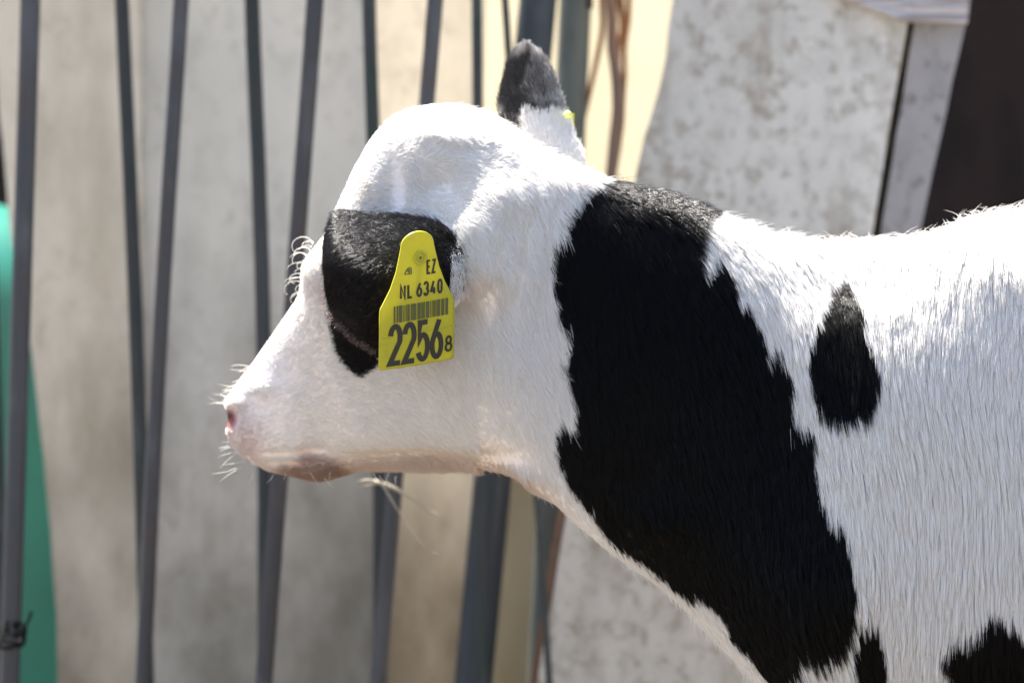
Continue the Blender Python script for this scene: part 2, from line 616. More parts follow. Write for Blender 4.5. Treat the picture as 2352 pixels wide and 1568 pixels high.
# ------------------------------------------------------------------ the calf
# stations from muzzle to rump: top outline, bottom outline, half width, depth of the mid-line, turn of the head, egg shape
ST = [
 # tx,  ty,  bx,  by,   b,  yc, yaw, egg
 (548, 948, 556, 985,  30, 330, 28, 0.0),
 (545, 925, 562, 1018, 72, 326, 28, 0.0),
 (553, 897, 578, 1050, 100, 320, 28, 0.0),
 (572, 866, 608, 1074, 113, 312, 28, 0.0),
 (602, 822, 660, 1090, 117, 298, 28, 0.05),
 (640, 765, 735, 1102, 116, 278, 28, 0.10),
 (680, 708, 815, 1084, 122, 252, 28, 0.16),
 (722, 652, 890, 1080, 142, 226, 28, 0.22),
 (765, 572, 955, 1082, 172, 195, 28, 0.26),
 (812, 462, 1012, 1080, 192, 162, 28, 0.28),
 (866, 345, 1062, 1076, 196, 128, 26, 0.26),
 (922, 264, 1104, 1078, 190, 92, 24, 0.22),
 (1030, 240, 1142, 1085, 180, 60, 20, 0.18),
 (1122, 262, 1182, 1098, 168, 34, 15, 0.16),
 (1232, 330, 1222, 1130, 158, 16, 9, 0.16),
 (1335, 388, 1272, 1158, 152, 6, 4, 0.18),
 (1440, 434, 1340, 1218, 158, 0, 2, 0.18),
 (1540, 466, 1428, 1288, 168, 0, 0, 0.16),
 (1645, 496, 1524, 1356, 184, 0, 0, 0.12),
 (1760, 532, 1644, 1474, 212, 0, 0, 0.06),
 (1880, 552, 1760, 1590, 248, 0, 0, 0.0),
 (2000, 552, 1880, 1690, 284, 0, 0, -0.04),
 (2130, 538, 2030, 1760, 308, 0, 0, -0.06),
 (2260, 492, 2220, 1790, 322, 0, 0, -0.08),
 (2400, 476, 2400, 1800, 332, 0, 0, -0.08),
 (2800, 520, 2800, 1830, 372, 0, 0, -0.08),
 (3400, 505, 3400, 1780, 385, 0, 0, 0.0),
 (3900, 480, 3880, 1660, 360, 0, 0, 0.10),
 (4180, 540, 4150, 1520, 290, 0, 0, 0.10),
 (4330, 680, 4310, 1330, 190, 0, 0, 0.0),
 (4390, 880, 4385, 1100, 70, 0, 0, 0.0),
]
ST = np.array(ST, float)
BUMPS = [
 (1160, 1060, -12, 50, 40),
 (1080, 520, 38, 75, 50), (1150, 450, 24, 80, 45), (1012, 424, -15, 50, 30), (1050, 343, -9, 70, 12), (950, 372, 8, 30, 40), (904, 440, -20, 32, 60), (1000, 318, 16, 100, 40), (852, 420, 16, 30, 80), (592, 893, 12, 42, 26), (735, 1100, 14, 45, 24),
  # near side: px, py, height, radius x, radius y
 (728, 618, 26, 42, 60), (1085, 612, 55, 70, 75), (1035, 860, 20, 130, 120), (975, 640, -10, 60, 60),
 (1000, 330, 10, 90, 60), (690, 930, 8, 70, 60), (560, 985, 10, 40, 50), (529, 958, -24, 13, 15), (545, 925, 8, 26, 18), (650, 1071, -8, 60, 9),
 (950, 1066, -38, 150, 28), (1180, 880, 8, 60, 120), (1245, 700, -14, 60, 200), (1900, 1330, 30, 150, 150), (1760, 900, -16, 90, 230),
 (2100, 900, 18, 120, 260), (1980, 1050, 10, 70, 240), (1940, 640, -14, 120, 60), (1560, 800, 10, 140, 180), (2300, 620, 12, 80, 60),
 (1330, 405, 16, 70, 40), (1500, 1180, 12, 90, 60), (650, 1085, 6, 60, 14), (640, 1048, -7, 60, 9), (715, 1040, -8, 40, 9), (748, 1082, 12, 40, 22),
]


def loft(M_=430, N_=200):
    mid = (ST[:, :2] + ST[:, 2:4]) / 2
    d = np.r_[0, np.cumsum(np.linalg.norm(np.diff(mid, axis=0), axis=1) + 12)]
    # denser rings on head and neck
    w = np.interp(d, [0, d[3], d[24], d[-1]], [.25, .6, 1, 2.6])
    cw = np.r_[0, np.cumsum(np.diff(d) / ((w[1:] + w[:-1]) / 2))]
    tt = np.interp(np.linspace(0, cw[-1], M_), cw, d)
    S = np.stack([cubic(d, ST[:, i], tt) for i in range(ST.shape[1])], 1)
    th = np.linspace(0, 2 * math.pi, N_, endpoint=False)
    c, s_ = np.cos(th), np.sin(th)
    e = .88
    cc = np.sign(c) * np.abs(c) ** e
    ss = np.sign(s_) * np.abs(s_) ** e
    C = np.stack([(S[:, 0] + S[:, 2]) / 2, S[:, 5], (S[:, 1] + S[:, 3]) / 2], 1)
    U = np.stack([(S[:, 0] - S[:, 2]) / 2, 0 * S[:, 0], (S[:, 1] - S[:, 3]) / 2], 1)
    ya = np.radians(S[:, 6])
    Sd = np.stack([-np.sin(ya), -np.cos(ya), 0 * ya], 1)
    G = (C[:, None] + U[:, None] * cc[None, :, None]
         + Sd[:, None] * (S[:, 4][:, None] * ss[None] * (1 + S[:, 7][:, None] * cc[None]))[..., None])
    return G, C, ss


def grid_faces(m, n):
    i, j = np.meshgrid(np.arange(m - 1), np.arange(n), indexing='ij')
    a = i * n + j; b = i * n + (j + 1) % n
    return np.stack([a, b, b + n, a + n], -1).reshape(-1, 4)


def vnormals(V, F):
    n = np.zeros_like(V)
    fn = np.cross(V[F[:, 2]] - V[F[:, 0]], V[F[:, 3]] - V[F[:, 1]])
    for k in range(4):
        np.add.at(n, F[:, k], fn)
    return n / (np.linalg.norm(n, axis=1)[:, None] + 1e-12)


G, CEN, SS = loft()
m_, n_ = G.shape[:2]
Fb = grid_faces(m_, n_)
Vp = G.reshape(-1, 3).copy()
cen = np.repeat(CEN, n_, 0)
nrm = vnormals(Vp, Fb)
if np.mean(np.sum(nrm * (Vp - cen), 1)) < 0:
    Fb = Fb[:, ::-1]
    nrm = -nrm
near = np.clip(np.tile(SS, m_) * 1.6, 0, 1)
near_s = near * near * (3 - 2 * near)
disp = np.zeros(len(Vp))
for bx, by, h, rx, ry in BUMPS:
    g_ = h * np.exp(-((Vp[:, 0] - bx) / rx) ** 2 - ((Vp[:, 2] - by) / ry) ** 2)
    disp += g_ * np.where(np.abs(h) > 100, 1, near_s)
# loose skin folds on the cheek and neck
fold = np.exp(-((Vp[:, 0] - 1180) / 90) ** 2 - ((Vp[:, 2] - 600) / 150) ** 2)
disp += near_s * 4 * fold * np.sin((Vp[:, 0] + .15 * Vp[:, 2]) / 9.0)
# the coat stands on the skin: pull the skin in by part of the coat's depth
coat = np.interp(Vp[:, 0], [500, 620, 900, 1200, 1500, 2400], [3, 3, 2, 2, 4, 4])
disp -= coat
disp *= np.repeat(np.clip(np.minimum(np.arange(m_), np.arange(m_)[::-1]) / 6, 0, 1), n_)
Vp += nrm * disp[:, None]
body_w = P3(Vp)
body_n = vnormals(body_w, Fb)
if np.mean(np.sum(body_n * (body_w - P3(cen)), 1)) < 0:
    Fb = Fb[:, ::-1]; body_n = -body_n
body_caps = [tuple(range(n_)), tuple((m_ - 1) * n_ + j for j in range(n_))[::-1]]


def resample(e, n):
    e = np.asarray(e, float)
    return smooth_path(e, n)


def ear_grid(A, B, yc, cup_a, cup_b, th, nt=60, ns=40):
    A = resample(A, nt); B = resample(B, nt)
    t = np.linspace(0, 1, nt)
    y = cubic(*np.array(yc, float).T, t)
    s = np.linspace(-1, 1, ns)
    X = np.zeros((nt, ns, 3))
    for j, q in enumerate(s):
        f = (q + 1) / 2
        X[:, j, 0] = A[:, 0] * (1 - f) + B[:, 0] * f
        X[:, j, 2] = A[:, 1] * (1 - f) + B[:, 1] * f
        cup = (cup_a if q < 0 else cup_b)
        X[:, j, 1] = y + cup * abs(q) ** 2.2 * np.sin(np.clip(t * 1.25 + .12, 0, 1) * math.pi * .5)
    back = X.copy()
    edge = np.minimum(1, (1 - np.abs(s)) * 5 + .25)[None, :] * np.minimum(1, (1 - t) * 8 + .25)[:, None]
    back[:, :, 1] += th * edge
    V = np.concatenate([X.reshape(-1, 3), back.reshape(-1, 3)])
    k = nt * ns
    F = []
    for i in range(nt - 1):
        for j in range(ns - 1):
            a = i * ns + j
            F.append((a, a + ns, a + ns + 1, a + 1))
            F.append((k + a, k + a + 1, k + a + ns + 1, k + a + ns))
    for i in range(nt - 1):
        a = i * ns
        F.append((a, k + a, k + a + ns, a + ns))
        a = i * ns + ns - 1
        F.append((a, a + ns, k + a + ns, k + a))
    for j in range(ns - 1):
        F.append((j, j + 1, k + j + 1, k + j))
        a = (nt - 1) * ns + j
        F.append((a, k + a, k + a + 1, a + 1))
    return V, np.array(F), nt, ns


EAR_A = [(1085, 560), (1042, 530), (1000, 506), (930, 493), (850, 488), (800, 482), (776, 481), (759, 506), (749, 552), (747, 600)]
EAR_B = [(1085, 655), (1040, 700), (985, 760), (925, 794), (868, 804), (815, 776), (778, 737), (757, 690), (747, 606)]
near_ear = ear_grid(EAR_A, EAR_B, [(0, -150), (.15, -235), (.35, -300), (.55, -300), (.8, -190), (1, -80)], 185, 75, 20)
FAR_A = [(1190, 360), (1158, 300), (1147, 255), (1154, 200), (1172, 140), (1190, 112), (1208, 106)]
FAR_B = [(1346, 430), (1336, 350), (1310, 292), (1292, 240), (1272, 174), (1240, 122), (1212, 104)]
far_ear = ear_grid(FAR_A, FAR_B, [(0, 70), (.3, 90), (.6, 120), (1, 150)], 50, 40, 22)


def limb(pts, rad):
    q = smooth_path([P(a, b, c * K) for a, b, c in pts], 40)
    r = np.interp(np.linspace(0, 1, 40), np.linspace(0, 1, len(rad)), rad) * K
    return tube(q, r, 28)


LIMBS = []
for sgn in (-1, 1):
    LIMBS.append(limb([(2090, 1540, 100 * sgn), (2065, 1760, 150 * sgn), (2020, 2080, 170 * sgn), (2030, 2380, 165 * sgn), (2040, 2650, 165 * sgn), (2045, 2880, 165 * sgn), (2020, 2990, 165 * sgn)],
                      [55, 105, 92, 84, 56, 60, 62]))
    LIMBS.append(limb([(3950, 1150, 210 * sgn), (3820, 1560, 230 * sgn), (3900, 1900, 200 * sgn), (4080, 2180, 180 * sgn), (4060, 2420, 175 * sgn), (4030, 2700, 170 * sgn), (4020, 2890, 170 * sgn), (3990, 2990, 170 * sgn)],
                      [250, 230, 140, 92, 74, 58, 62, 64]))
tail = limb([(4300, 640, 0), (4420, 760, 0), (4450, 1200, 10), (4440, 1700, 15), (4430, 2000, 15)], [60, 48, 34, 26, 46])
pieces = [(list(map(tuple, body_w)), [tuple(q) for q in Fb] + body_caps)]
for E in (near_ear, far_ear):
    pieces.append((list(map(tuple, P3(E[0]))), [tuple(q) for q in E[1]]))
pieces += LIMBS + [tail]
Vj, Fj = join(pieces)
tmp = mesh('calf_source', Vj, Fj)
md = tmp.modifiers.new('r', 'REMESH'); md.mode = 'VOXEL'; md.voxel_size = .0026
ms = tmp.modifiers.new('s', 'SMOOTH'); ms.factor = .5; ms.iterations = 4
dg = bpy.context.evaluated_depsgraph_get()
me = bpy.data.meshes.new_from_object(tmp.evaluated_get(dg))
bpy.data.objects.remove(tmp)
me.name = 'calf'
me.materials.clear()
me.shade_smooth()
calf = bpy.data.objects.new('calf', me)
COL.objects.link(calf)
tag(calf, 'black and white calf in side view with black ear over its eye, turned slightly away', 'calf')

# -- coat pattern (skin patches, in photo units of the near flank)
NECK = [(1395,408),(1480,436),(1560,456),(1648,470),(1640,500),(1606,515),(1604,587),(1611,640),(1647,590),(1662,616),(1680,636),(1692,700),(1709,680),(1733,730),(1752,775),(1756,826),(1783,800),(1800,830),(1819,866),(1821,905),(1823,972),(1853,964),(1872,998),(1867,1055),(1881,1120),(1905,1172),(1944,1212),(1963,1300),(1963,1377),(1953,1435),(1934,1478),(1905,1506),(1824,1514),(1822,1545),(1812,1575),(1790,1610),(1752,1568),(1723,1526),(1671,1473),(1647,1411),(1618,1387),(1580,1387),(1522,1348),(1465,1300),(1426,1281),(1383,1233),(1340,1166),(1302,1114),(1278,1061),(1268,1003),(1284,965),(1318,1000),(1308,905),(1283,836),(1302,783),(1278,716),(1268,644),(1263,587),(1275,552),(1299,540),(1293,505),(1308,472),(1345,440),(1378,426)]
SPOT = [(1915,650),(1944,644),(1958,668),(1982,716),(1984,780),(2016,806),(2023,850),(2011,927),(2000,948),(1944,962),(1910,960),(1881,934),(1862,872),(1855,824),(1872,752),(1896,692)]
LEGS = [(1992,1403),(2020,1417),(2030,1470),(2040,1511),(2040,1700),(1975,1700),(1973,1568),(1953,1511),(1953,1454)]
FLANK = [(2289,1384),(2322,1408),(2352,1446),(2420,1500),(2420,1600),(2300,1650),(2207,1564),(2183,1530),(2169,1478),(2207,1450),(2255,1422),(2270,1398)]
FACE = [(762,560),(752,640),(748,725),(756,775),(778,834),(818,868),(862,838),(880,790),(900,700),(900,560)]
REAR = [(2700,460),(3200,460),(3330,800),(3200,1200),(2900,1300),(2640,1000)]


def is_black(px, py, dep, jit=0.0):
    """dep: depth in photo units, + is the far side"""
    jx = jit * rng.normal(0, 1, len(px)) if jit else 0
    x = px + jx + 3 * wob(px, py, 16, 1) * (1 if jit else 0)
    y = py + (jit * rng.normal(0, 1, len(px)) if jit else 0)
    r = inside(x, y, NECK) | inside(x, y, SPOT) | inside(x, y, LEGS) | inside(x, y, FLANK) | inside(x, y, REAR)
    r |= inside(x, y, FACE)
    return r


def hide_rgb(px, py, dep, nz):
    """skin colour of the white parts"""
    c = np.tile(np.array([.80, .735, .70]), (len(px), 1))
    pink = np.clip(1.25 * np.exp(-((px - 526) / 24) ** 2 - ((py - 964) / 30) ** 2), 0, 1)
    pink = np.maximum(pink, .7 * np.exp(-((px - 742) / 16) ** 2 - ((py - 665) / 45) ** 2))
    pink = np.maximum(pink, .35 * np.exp(-((px - 560) / 26) ** 2 - ((py - 1050) / 40) ** 2))
    c = c * (1 - pink[:, None]) + np.array([.24, .070, .058]) * pink[:, None]
    slit = np.exp(-((px - 527) / 9) ** 2 - ((py - 956) / 11) ** 2)
    c = c * (1 - slit[:, None]) + np.array([.05, .012, .010]) * slit[:, None]
    lip = np.clip(np.exp(-((px - 735) / 75) ** 2 - ((py - 1098) / 26) ** 2) * 1.1, 0, 1)
    lip = np.maximum(lip, .6 * np.exp(-((px - 700) / 26) ** 2 - ((py - 1046) / 18) ** 2))
    lip = np.maximum(lip, .8 * np.exp(-((py - (1092 - (px - 560) * .17)) / 12) ** 2) * ((px > 555) & (px < 700)))
    c = c * (1 - lip[:, None]) + np.array([.36, .20, .15]) * lip[:, None]
    return c


vw = np.zeros(len(me.vertices) * 3)
me.vertices.foreach_get('co', vw)
vw = vw.reshape(-1, 3)
pp = to_px(vw)
dep = vw[:, 1] / K
colr = hide_rgb(pp[:, 0], pp[:, 1], dep, None)
bl = is_black(pp[:, 0], pp[:, 1], dep)
in_ear = (dep < -30) & inside(pp[:, 0], pp[:, 1], EAR_A + EAR_B[::-1])
# near ear: only what stands in front of the head
hx = np.interp(pp[:, 0], [740, 900, 1000, 1090], [-20, -90, -130, -160])
bl |= in_ear & (dep < hx)
fe = (dep > 40) & inside(pp[:, 0], pp[:, 1], FAR_A + FAR_B[::-1]) & (pp[:, 1] < 262)
bl |= fe
colr[bl] = (.0035, .003, .003)
hoof = (vw[:, 2] < .05)
colr[hoof] = (.05, .04, .035)
ca = me.color_attributes.new('hide', 'FLOAT_COLOR', 'POINT')
ca.data.foreach_set('color', np.c_[colr, np.ones(len(colr))].astype(np.float32).ravel())
t = NT('calf_hide')
at = t.n('ShaderNodeAttribute', attribute_name='hide')
t.l(at.outputs['Color'], t.b.inputs['Base Color'])
t.b.inputs['Roughness'].default_value = .6
t.b.inputs['Specular IOR Level'].default_value = .3
fine = t.noise(t.coords(), 500, 4)
t.bump(fine, .3, .0006)
M['hide'] = t.m
me.materials.append(M['hide'])

# hooves below the picture, part of the animal
for (x, y_) in ((2010, -165), (2010, 165), (3975, -170), (3975, 170)):
    q = P(x, 2990, y_ * K)
    v, f = tube([(q[0], q[1], q[2]), (q[0] - .005, q[1], .03), (q[0] - .012, q[1], .0)], [.019, .023, .027], 24)
    mesh('hoof', v, f, M['steel_dark'], calf)

# ------------------------------------------------------------------ coat
SEG = 6


def sample(V, F, w_tri, count):
    T = np.concatenate([F[:, [0, 1, 2]], F[:, [0, 2, 3]]])
    a = np.linalg.norm(np.cross(V[T[:, 1]] - V[T[:, 0]], V[T[:, 2]] - V[T[:, 0]]), axis=1) * .5
    p = a * np.concatenate([w_tri, w_tri])
    p /= p.sum()
    k = rng.choice(len(T), count, p=p)
    u = rng.random((count, 2))
    fl = u.sum(1) > 1
    u[fl] = 1 - u[fl]
    return T[k], u


def bary(A, T, u):
    return A[T[:, 0]] * (1 - u.sum(1))[:, None] + A[T[:, 1]] * u[:, :1] + A[T[:, 2]] * u[:, 1:]


def unit(a):
    return a / (np.linalg.norm(a, axis=1)[:, None] + 1e-12)


ROOTS, STR, RAD, CLR, SHN = [], [], [], [], []


def locks(root, csize, zs):
    """nearest lock centre of every root; zs < 1 stretches the locks up and down"""
    N = len(root)
    q = root * np.stack([np.ones(N), np.ones(N), np.broadcast_to(zs, (N,))], 1)
    nc = max(10, int(N / csize))
    ci = rng.choice(N, nc, replace=False)
    kd = kdtree.KDTree(nc)
    for i, c in enumerate(ci):
        kd.insert(q[c], i)
    kd.balance()
    return ci[np.fromiter((kd.find(r)[1] for r in q), int, N)]


def grow(root, n, d, length, lift, jit, clump, csize, rad, rgb, curl=0.0, sag=0.0, c=None, sheen=.18):
    """strands leave the skin with some lift and lie down along d; neighbours gather into locks"""
    N = len(root)
    d = unit(d - n * np.sum(d * n, 1)[:, None])
    d = unit(d + jit[:, None] * rng.normal(0, 1, (N, 3)))
    d = unit(d - n * np.minimum(0, np.sum(d * n, 1))[:, None])
    pts = np.zeros((N, SEG, 3))
    p = root - n * .0008
    pts[:, 0] = p
    st = (length / (SEG - 1))[:, None]
    for s in range(1, SEG):
        f = (s - .5) / (SEG - 1)
        dr = unit(d + n * (lift * 1.9 * (1 - f) ** 1.2 + .06)[:, None] + np.array([0, 0, -1.0]) * sag * f)
        p = p + dr * st
        pts[:, s] = p
    if clump is not None:
        if c is None:
            c = locks(root, csize, 1.0)
        w = (np.linspace(0, 1, SEG)[None] ** 1.3) * (clump * rng.uniform(.6, 1.1, N))[:, None]
        w = np.clip(w, 0, .95)
        tgt = pts[c] + .12 * (root - root[c])[:, None, :]
        ok = np.linalg.norm(root - root[c], axis=1) < .02
        w[~ok] = 0
        pts = pts + (tgt - pts) * w[..., None]
    STR.append(pts)
    SHN.append(np.broadcast_to(np.asarray(sheen, float), (N,)).copy())
    prof = np.array([1, 1, .9, .75, .5, .15])
    RAD.append(rad[:, None] * prof[None])
    CLR.append(rgb)


def white_rgb(px, py, N):
    base = np.array([.89, .868, .832])
    c = base[None] * rng.uniform(.9, 1.04, N)[:, None]
    # cream and tan staining along the jaw and throat
    jaw = np.exp(-((py - np.interp(px, [540, 750, 950, 1120, 1230, 1330], [1105, 1085, 1060, 1060, 1130, 1180])) / 34) ** 2) * np.interp(px, [560, 680, 1200, 1320], [.1, .65, .6, 0])
    jaw = np.clip(jaw + .25 * np.exp(-((px - 1090) / 60) ** 2 - ((py - 665) / 50) ** 2), 0, 1)
    c = c * (1 - jaw[:, None]) + np.array([.55, .37, .245]) * jaw[:, None] * rng.uniform(.85, 1.1, N)[:, None]
    ll = np.interp(px, [560, 600, 650, 700, 740, 800, 860], [1110, 1092, 1070, 1046, 1058, 1084, 1110])
    ch = .8 / (1 + np.exp(-(py - ll) / 5)) * np.clip((830 - px) / 50, 0, 1) * np.clip((px - 575) / 40, 0, 1)
    c = c * (1 - ch[:, None]) + np.array([.33, .20, .14]) * ch[:, None]
    pk = .5 * np.exp(-((px - 700) / 28) ** 2 - ((py - 1044) / 20) ** 2) + .45 * np.exp(-((px - 560) / 45) ** 2 - ((py - 1010) / 70) ** 2)
    c = c * (1 - pk[:, None]) + np.array([.62, .42, .42]) * pk[:, None]
    return np.clip(c, 0, 1)


# body, neck and head
view = np.array([0, -1.0, 0])
fc = body_w[Fb].mean(1)
fn = body_n[Fb].mean(1)
fpx = Vp[Fb].mean(1)
facing = fn @ view
wt = np.where(facing > -.25, 1.0, .12) * np.interp(fpx[:, 0], [2440, 2700], [1.0, .10]) * np.where(fpx[:, 2] > 1640, .12, 1.0)
wt *= np.interp(fpx[:, 0], [500, 900, 1300], [1.9, 1.5, 1.0])
NB = 760000
T, u = sample(body_w, Fb, wt, NB)
root = bary(body_w, T, u); nn = unit(bary(body_n, T, u))
q = to_px(root); px, py = q[:, 0], q[:, 1]; dp = root[:, 1] / K
bare = ((px - 525) / 23) ** 2 + ((py - 964) / 29) ** 2 < rng.uniform(.6, 1.2, len(px))
bare |= (((px - 560) / 16) ** 2 + ((py - 1060) / 24) ** 2 < .5)
keep_ = ~bare
root, nn, px, py, dp = root[keep_], nn[keep_], px[keep_], py[keep_], dp[keep_]
N = len(root)
fl = np.stack([cubic([400, 560, 800, 950, 1100, 1300, 1500, 1800, 2100, 2600, 4500], c, px) for c in (
    [.95, .95, .90, .85, .62, .42, .40, .30, .14, .12, .3],
    [-.35, -.35, -.3, -.2, 0, 0, 0, 0, 0, 0, 0],
    [.55, .45, .25, -.30, -.8, -1, -1, -1, -1, -1, -1])], 1)
# the brow and crown: hair runs up and back, whorls
cr = np.clip((520 - py) / 160, 0, 1) * np.clip((1250 - px) / 150, 0, 1)
fl = fl * (1 - cr[:, None]) + cr[:, None] * np.array([.85, -.15, .1])
ang = wob(px, py, 130, 2) * .13 + wob(px, py, 40, 3) * .07
ang += cr * wob(px, py, 45, 5) * .9
ca_, sa_ = np.cos(ang), np.sin(ang)
fl = np.stack([fl[:, 0] * ca_ - fl[:, 2] * sa_, fl[:, 1], fl[:, 0] * sa_ + fl[:, 2] * ca_], 1)
length = cubic([400, 560, 700, 900, 1050, 1200, 1400, 1800, 2600, 4500], [.003, .0045, .0055, .0075, .0105, .0145, .018, .0225, .025, .02], px)
up = np.clip(nn[:, 2], 0, 1)
length *= rng.uniform(.5, 1.25, N) * (1 - .5 * up)
length *= 1 - .6 * np.clip(-nn[:, 2] * 1.6, 0, 1) * ((px > 1080) & (px < 1800))
lift = np.interp(px, [500, 900, 1300, 2400], [.16, .18, .14, .10]) + up * .06 + np.clip(wob(px, py, 22, 4), 0, 1) * .06
crest = np.exp(-((px - 1500) / 130) ** 2) * np.clip((up - .55) * 5, 0, 1)
lift += crest * .5
length *= 1 + .7 * crest
lift *= rng.uniform(.6, 1.4, N)
jit = np.interp(px, [500, 900, 1300, 2400], [.10, .11, .07, .042])
clump = np.interp(px, [500, 900, 1150, 1400, 2400], [.15, .28, .46, .58, .64]) * (1 - .5 * up)
cidx = locks(root, 60, np.interp(px, [600, 1000, 1250, 1500], [.9, .8, .45, .2]))
shf = np.interp(px, [900, 1200, 1500], [0, 10, 24]) * np.clip(1.2 - up, .2, 1)   # roots lie above the tips that show
b_own = is_black(px + .2 * shf, py + shf, dp, 1.5)
b_lock = b_own[cidx]
pick = rng.random(N) < np.interp(px, [700, 900, 1250, 1500], [.1, .15, .22, .28]) * np.where(px > 1845, .5, 1)
black = np.where(pick, b_lock, b_own)
rgb = white_rgb(px, py, N)
bc = np.array([.0030, .0026, .0025])[None] * rng.uniform(.6, 1.5, N)[:, None]
rgb[black] = bc[black]
rad = np.interp(px, [500, 900, 1300], [.00010, .000115, .000125]) * rng.uniform(.8, 1.2, N) * np.where(facing.mean() * 0 + (nn @ view) > -.3, 1, 1.8)
grow(root, nn, fl, length, lift, jit, clump, 42, rad, rgb, sag=.10, c=cidx, sheen=.13 + .6 * up ** 4)  # gloss raised on upward hairs to paint in a sunlit sheen
# long guard hairs that break the outline along neck, withers and throat
edge = np.where((np.abs(nn @ view) < .35) & (px > 880) & (px < 2440) & (rng.random(N) < .03))[0]
k = len(edge)
grow(root[edge], nn[edge], fl[edge] + .4 * rng.normal(0, 1, (k, 3)), length[edge] * rng.uniform(.8, 1.35, k), lift[edge] + .25, np.full(k, .2), None, 10,
     np.full(k, .00010), rgb[edge])

# ears
for E, which, cnt in ((near_ear, 'near', 42000), (far_ear, 'far', 22000)):
    V = P3(E[0]); F = E[1]
    nr = vnormals(V, F)
    k2 = len(V) // 2
    if np.mean(nr[:k2, 1]) > 0:
        nr = -nr
    w_ = np.ones(len(F))
    T, u = sample(V, F, w_, cnt)
    r_ = bary(V, T, u); n2 = unit(bary(nr, T, u))
    q = to_px(r_); ex, ey = q[:, 0], q[:, 1]
    if which == 'near':
        d_ = np.tile(np.array([-.75, .2, -.55]), (cnt, 1))
        d_ += np.stack([wob(ex, ey, 40, 1) * .25, 0 * ex, wob(ex, ey, 40, 2) * .3], 1)
        ln = np.full(cnt, .0062) * rng.uniform(.7, 1.3, cnt)
        brown = np.clip((rng.random(cnt) < .30) * 1.0, 0, 1)
        c_ = np.array([.0045, .0036, .0034])[None] * rng.uniform(.7, 1.5, cnt)[:, None] + brown[:, None] * np.array([.010, .005, .0035])
        base = (ex > 1035) & (ey > 585 + 25 * rng.normal(0, .3, cnt)) | (ex > 1052)
        c_[base] = white_rgb(ex[base], ey[base], base.sum())
        lf = np.full(cnt, .34)
    else:
        d_ = np.tile(np.array([-.15, -.1, 1.0]), (cnt, 1))
        d_ += np.stack([wob(ex, ey, 25, 1) * .4, 0 * ex, 0 * ex], 1)
        ln = np.full(cnt, .0058) * rng.uniform(.6, 1.3, cnt)
        pw = np.clip((ex - np.interp(ey, [100, 190, 260, 330], [1190, 1185, 1215, 1215])) / 110, 0, 1) * .75 + .5 * np.exp(-((ey - 112) / 24) ** 2)
        pw = np.clip(.7 * pw + .2 * wob(ex, ey, 18, 6), .02, .95)
        pw = np.where((ey > 250 + 14 * wob(ex, ey, 20, 2)) & (ex > 1198), 1, pw)
        mixf = np.clip(1.5 * pw * rng.uniform(.35, 1.25, cnt), 0, 1)[:, None]
        c_ = np.array([.014, .012, .012])[None] * (1 - mixf) + np.array([.66, .63, .61])[None] * mixf
        wb = pw >= .99
        c_[wb] = white_rgb(ex[wb], ey[wb], wb.sum())
        lf = np.full(cnt, .45)
    grow(r_, n2, d_, ln, lf, np.full(cnt, .22), np.full(cnt, .25), 20, np.full(cnt, .00012) * rng.uniform(.8, 1.2, cnt), c_, sheen=(.08 + .7 * np.clip(n2[:, 2], 0, 1)) if which == 'near' else .3)  # near ear: gloss raised towards the top for its sunlit sheen band

# near ear's lower margin: brownish hairs coloured lighter, as if sunlit
mg = resample([(757, 716), (766, 728), (782, 744), (815, 776), (864, 806)], 60)
k = 700
ii = rng.integers(0, 60, k)
mx_ = mg[ii] + rng.normal(0, 3.5, (k, 2))
eg = near_ear[0][:60 * 40]
r_ = np.array([P(a, b, (eg[np.argmin((eg[:, 0] - a) ** 2 + (eg[:, 2] - b) ** 2), 1] - 5 + rng.normal(0, 4)) * K) for a, b in mx_])
tn = np.tile(np.array([-.35, -.8, -.15]), (k, 1))
grow(r_, unit(tn), np.tile(np.array([-.55, 0, -.5]), (k, 1)) + .35 * rng.normal(0, 1, (k, 3)), rng.uniform(.002, .0048, k), np.full(k, .5), np.full(k, .3), None, 10,
     np.full(k, .00012), np.array([.16, .115, .095])[None] * (rng.uniform(0, 1, k)[:, None] ** 2 * 2.2 + .05), sheen=.6)

# limbs, below the picture: coarse cover
for v, f in LIMBS:
    V = np.array(v); F = np.array([q for q in f if len(q) == 4])
    nr = vnormals(V, F)
    c0 = np.repeat(V.reshape(-1, 28, 3).mean(1), 28, 0)
    if np.mean(np.sum(nr * (V - c0), 1)) < 0: nr = -nr
    cnt = 4000
    T, u = sample(V, F, np.ones(len(F)), cnt)
    r_ = bary(V, T, u); n2 = unit(bary(nr, T, u)); q = to_px(r_)
    ok = (q[:, 1] > 1650)
    r_, n2, q = r_[ok], n2[ok], q[ok]; cnt = len(r_)
    c_ = white_rgb(q[:, 0], q[:, 1], cnt)
    grow(r_, n2, np.tile(np.array([.1, 0, -1.0]), (cnt, 1)), np.full(cnt, .012), np.full(cnt, .2), np.full(cnt, .15), None, 10, np.full(cnt, .00025), c_)

